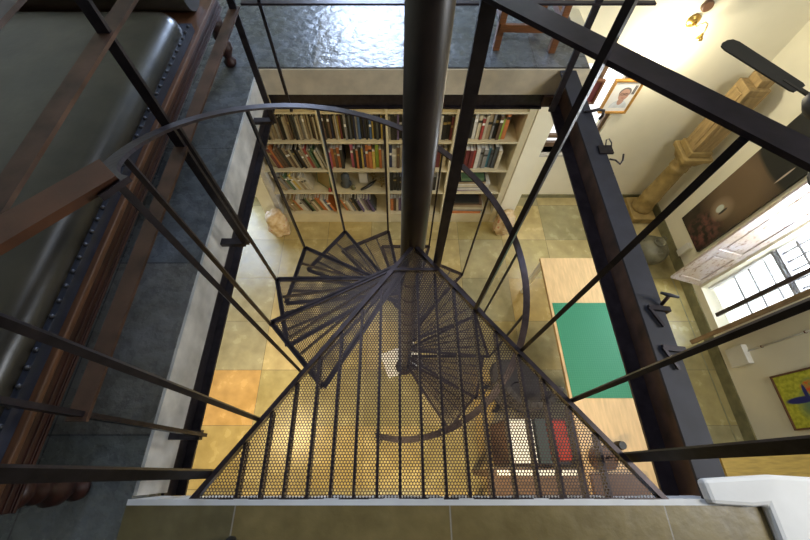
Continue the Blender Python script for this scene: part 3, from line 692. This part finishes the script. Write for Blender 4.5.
# ------------------------------------------------------------------ right room: pillar, pot, paintings, lamp, fan
pl = thing('carved_pillar', (3.30, 3.11, 0), 'tall carved yellow stone pillar in the far right corner', 'pillar')
px, py = 3.30, 3.11
b = BM(); box(b, px-.15, px+.15, py-.2, py+.18, 0, .10); obj('plinth', b, 'pillar_stone', pl, bevel=.012)
b = BM(); lathe(b, (px, py, .10), [(.115, 0), (.125, .02), (.13, .06), (.11, .09), (.115, .12), (.112, .22), (.118, .24), (.118, .26), (.11, .28), (.095, .74), (.107, .76), (.10, .79), (.088, .81), (.102, .84), (.086, .87)], 12); obj('shaft', b, 'pillar_stone', pl)
b = BM()
for (z0, z1, s0, s1) in ((.96, 1.06, .09, .13), (1.06, 1.12, .15, .16), (1.12, 1.19, .12, .12)):
    hexa(b, [(px-s0, py-s0, z0), (px+s0, py-s0, z0), (px+s0, py+s0, z0), (px-s0, py+s0, z0), (px-s1, py-s1, z1), (px+s1, py-s1, z1), (px+s1, py+s1, z1), (px-s1, py+s1, z1)])
obj('capital', b, 'pillar_stone', pl, bevel=.01)
b = BM(); box(b, px-.10, px+.10, py-.10, py+.10, 1.19, 1.92); box(b, px-.06, px+.06, py-.112, py-.10, 1.25, 1.86); box(b, px-.112, px-.10, py-.06, py+.06, 1.25, 1.86); box(b, px-.03, px+.10, py-.06, py+.10, 1.92, 1.99); obj('upper_block', b, 'pillar_wood', pl, bevel=.012)

po = thing('clay_pot', (3.17, 2.42, 0), 'rounded grey green glazed pot on the floor below the pillar', 'pot')
b = BM(); lathe(b, (3.17, 2.40, 0), [(.08, 0), (.12, .02), (.175, .09), (.19, .16), (.18, .22), (.13, .28), (.065, .315), (.055, .335), (.07, .35), (.062, .352), (.045, .335), (.045, .30)], 32); obj('body', b, 'pot_clay', po)
for a in (30, 150, 270):
    b = BM(); c = Vector((3.17+.13*math.cos(R(a)), 2.42+.13*math.sin(R(a)), .275)); dn = Vector((math.cos(R(a)), math.sin(R(a)), 0)); sd = Vector((-dn.y, dn.x, 0))
    tube(b, [c-sd*.03, c-sd*.02+dn*.02+Vector((0, 0, .015)), c+sd*.02+dn*.02+Vector((0, 0, .015)), c+sd*.03], .007, 7); obj('handle', b, 'pot_clay', po)

b = BM(); box(b, XW-.03, XW-.001, 2.215, 2.70, .415, 2.0); o = obj('dark_painting', b, 'dark_painting', label='tall glossy dark painting with brown glow on the right wall', cat='painting', origin=(XW-.03, 2.455, .415))
b = BM(); box(b, XW-.05, XW-.001, 2.30, 2.38, .17, .36); obj('socket_box', b, 'white_plastic', label='white socket box low on the wall beneath the dark painting', cat='socket', bevel=.004)
yp = thing('framed_painting', (XW-.02, .52, .575), 'bright yellow painting with blue and red figure in a brown frame', 'painting')
b = BM(); y0, y1, z0, z1 = .29, .755, .575, 1.19; t = .014
box(b, XW-.028, XW-.001, y0, y1, z0, z0+t); box(b, XW-.028, XW-.001, y0, y1, z1-t, z1); box(b, XW-.028, XW-.001, y0, y0+t, z0+t, z1-t); box(b, XW-.028, XW-.001, y1-t, y1, z0+t, z1-t); obj('frame', b, 'brown_frame', yp)
b = BM(); box(b, XW-.016, XW-.002, y0+t, y1-t, z0+t, z1-t); obj('canvas', b, 'yellow_painting', yp)
sb = thing('switch_box', (XW-.03, 1.0, .33), 'white plastic switch box on the wall with a thin pipe', 'switch')
b = BM(); box(b, XW-.06, XW-.001, .91, 1.10, .26, .47); obj('cover', b, 'white_plastic', sb, bevel=.006)
b = BM(); cyl(b, (XW-.012, 1.03, .47), (XW-.012, 1.03, 1.6), .008, seg=10); obj('pipe', b, 'white_plastic', sb)
for z in (.62, 1.05):
    b = BM(); box(b, XW-.022, XW-.001, 1.02, 1.04, z, z+.010); obj('clip', b, 'brown_frame', sb)
# side table near right
sd = thing('side_table', (3.05, -.1, 0), 'honey coloured wooden side table against the right wall', 'table')
b = BM(); box(b, 2.62, 3.45, -.45, .155, .72, .75); obj('tabletop', b, 'light_wood', sd, bevel=.003)
for x, y in ((2.66, -.41), (3.41, -.41), (2.66, .115), (3.41, .115)):
    b = BM(); box(b, x-.02, x+.02, y-.02, y+.02, 0, .72); obj('leg', b, 'light_wood', sd)

# portrait pictures on the far wall
def pic(x0, x1, z0, z1, fm, label, art):
    t = thing('framed_portrait' if art else 'framed_picture', ((x0+x1)/2, YB-.02, z0), label, 'picture'); b = BM(); f = .022; ya, yb = YB-.035, YB-.001
    box(b, x0, x1, ya, yb, z0, z0+f); box(b, x0, x1, ya, yb, z1-f, z1); box(b, x0, x0+f, ya, yb, z0+f, z1-f); box(b, x1-f, x1, ya, yb, z0+f, z1-f); obj('frame', b, fm, t, bevel=.003)
    b = BM(); box(b, x0+f, x1-f, YB-.018, YB-.002, z0+f, z1-f); obj('mount', b, 'paper' if art else 'cover_maroon', t)
    if art:
        cx, cz = (x0+x1)/2+.02, (z0+z1)/2+.01; y = YB-.019
        def disc(n, m_, cx, cz, rx, rz, lift, seg=24, a0=0, a1=360):
            b = BM(); pts = [(cx+rx*math.cos(R(a0+(a1-a0)*i/seg)), y-lift, cz+rz*math.sin(R(a0+(a1-a0)*i/seg))) for i in range(seg+(0 if a1-a0 == 360 else 1))]; face(b, pts); obj(n, b, m_, t)
        disc('shirt', 'shirt', cx, cz-.14, .09, .09, .0002, a0=0, a1=180); disc('neck', 'skin', cx, cz-.055, .03, .05, .0004); disc('hair', 'hair', cx, cz+.04, .058, .058, .0006); disc('face', 'skin', cx, cz+.015, .05, .066, .0010)
        b = BM()
        for s in (-1, 1):
            tube(b, [(cx+s*.021+.017*math.cos(2*PI*i/12), y-.003, cz+.022+.012*math.sin(2*PI*i/12)) for i in range(13)], .0014, 5)
        tube(b, [(cx-.005, y-.003, cz+.025), (cx+.005, y-.003, cz+.025)], .0014, 5); obj('glasses', b, 'black', t)
        b = BM(); box(b, cx-.014, cx+.014, y-.0020, y-.0014, cz-.024, cz-.019); obj('mouth', b, 'red_cloth', t)
        b = BM(); box(b, cx+.065, cx+.095, y-.0005, y-.0002, cz+.02, cz+.12); obj('backdrop', b, 'hair', t)
pic(2.145, 2.44, 1.415, 1.80, 'gold_frame', 'gold framed portrait of a person with glasses on the far wall', True)
pic(1.82, 2.045, 1.53, 1.80, 'brown_frame', 'brown framed picture partly behind the beam, left of the gold portrait', False)

# wall lamp
lm = thing('wall_lamp', (2.50, YB-.05, 2.3), 'brass swan neck wall lamp on the bright far wall', 'lamp')
lx, lz = 2.53, 2.33
b = BM(); lathe(b, (lx, YB, lz), [(.055, 0), (.055, .008), (.04, .016), (.022, .022), (.02, .034)], 24, rot=Matrix.Rotation(R(90), 3, 'X')); obj('back_plate', b, 'brass', lm)
b = BM(); tube(b, [(lx, YB-.03, lz), (lx+.01, YB-.07, lz-.01), (lx+.02, YB-.09, lz+.02), (lx+.03, YB-.11, lz+.045), (lx+.045, YB-.13, lz+.04), (lx+.05, YB-.14, lz), (lx+.05, YB-.14, lz-.03)], .006, 8); obj('arm', b, 'brass', lm)
b = BM(); lathe(b, (lx+.05, YB-.14, lz-.075), [(.030, 0), (.024, .014), (.010, .028), (.013, .036), (.008, .046)], 18); obj('lamp_cup', b, 'brass', lm)
b = BM(); lathe(b, (2.56, YB, 2.45), [(.045, 0), (.045, .02), (.038, .03)], 24, rot=Matrix.Rotation(R(90), 3, 'X')); obj('wall_disc', b, 'brown_leather', label='round brown disc on the far wall above the brass lamp', cat='disc')
# ceiling fan
fn = thing('ceiling_fan', (2.26, 1.66, 2.74), 'black ceiling fan hanging in the tall right room', 'fan')
fx, fy, fz = 2.26, 1.66, 2.80
b = BM(); lathe(b, (fx, fy, fz-.06), [(.03, 0), (.09, .015), (.12, .05), (.12, .10), (.07, .15), (.03, .17)], 28); obj('motor_housing', b, 'fan_black', fn)
b = BM(); cyl(b, (fx, fy, fz+.1), (fx, fy, 5.6), .013); obj('rod', b, 'fan_black', fn)
dv = Vector((-.214, .425, 0)).normalized(); base_a = math.degrees(math.atan2(dv.y, dv.x))
for k in range(3):
    a = R(base_a+120*k); d = Vector((math.cos(a), math.sin(a), 0)); s = Vector((-d.y, d.x, 0)); c = Vector((fx, fy, fz))
    b = BM(); pts = []
    for (u, v) in ((.17, -.034), (.19, -.042), (.61, -.050), (.645, -.040), (.66, -.015), (.66, .020), (.645, .042), (.61, .050), (.19, .042), (.17, .034)):
        pts.append(c+d*u+s*v+Vector((0, 0, -v*.2)))
    lo = [b.verts.new(p-Vector((0, 0, .004))) for p in pts]; hi = [b.verts.new(p+Vector((0, 0, .004))) for p in pts]
    b.faces.new(lo[::-1]); b.faces.new(hi)
    for i in range(len(lo)): b.faces.new((lo[i], lo[(i+1) % len(lo)], hi[(i+1) % len(hi)], hi[i]))
    bl = obj('blade', b, 'fan_black', fn)
    b = BM(); bar(b, c+d*.11, c+d*.26, .035, .008); obj('blade_arm', b, 'fan_black', bl)

# clamps and hooks gripping the right beam
def clamp(y, s, label, hand):
    t = thing('beam_clamp', (1.19, y, H), label, 'clamp', 'clamps on the right beam')
    b = BM(); z = H-.007
    bar(b, (1.10, y, z+.007), (1.185, y-.01, z+.007), .018*s, .018); bar(b, (1.185, y-.01, z+.014), (1.185, y-.01, z-.08*s), .018*s, .012, side=(0, 1, 0)); bar(b, (1.18, y-.01, z-.075*s), (1.155, y-.01, z-.075*s), .016, .012); bar(b, (1.10, y-.002, z+.012), (1.135, y-.09, z+.012), .012, .010)
    obj('frame', b, 'steel_dark', t)
    if hand:
        b = BM(); cyl(b, (1.16, y+.012, z+.01), (1.165, y+.03, z+.06), .008, seg=10); obj('screw', b, 'steel_rust', t)
        b = BM(); tube(b, [(1.135, y+.045, z+.062), (1.165, y+.032, z+.066), (1.205, y+.025, z+.06)], [.006, .009, .006], 8); obj('handle', b, 'steel_blue', t)
clamp(.62, 1.2, 'steel clamp with pale T-handle on the right beam', True)
clamp(.44, 1.3, 'plain steel clamp on the right beam, nearer than the T-handled one', False)
def hook(name, pts, r, label):
    b = BM(); tube(b, pts, r, 8); obj(name, b, 'steel_dark', label=label, cat='hook', group='hooks on the right beam')
y = 1.88
hook('iron_hook', [(1.12, y, H+.001), (1.17, y, H+.008), (1.20, y, H+.018), (1.235, y, H+.01), (1.245, y, H-.03), (1.235, y, H-.05)], .009, 'curved iron hook at the far end of the beam beside the portrait')
y = 1.60
t = thing('beam_bracket', (1.19, y, H), 'square iron bracket with wire loop on the far half of the beam', 'bracket')
b = BM(); box(b, 1.13, 1.205, y-.06, y+.0, H-.007, H+.004); obj('plate', b, 'steel_dark', t)
b = BM(); tube(b, [(1.17, y-.01, H+.004), (1.18, y+.03, H+.015), (1.195, y+.035, H+.018), (1.205, y+.01, H+.012), (1.20, y-.02, H+.004)], .0035, 7); obj('loop', b, 'steel_dark', t)
hook('iron_hook', [(1.17, 1.50, H-.002), (1.20, 1.49, H), (1.225, 1.47, H-.01), (1.24, 1.49, H+.0), (1.245, 1.52, H+.015)], .005, 'thin twisted iron hook below the square bracket on the beam')
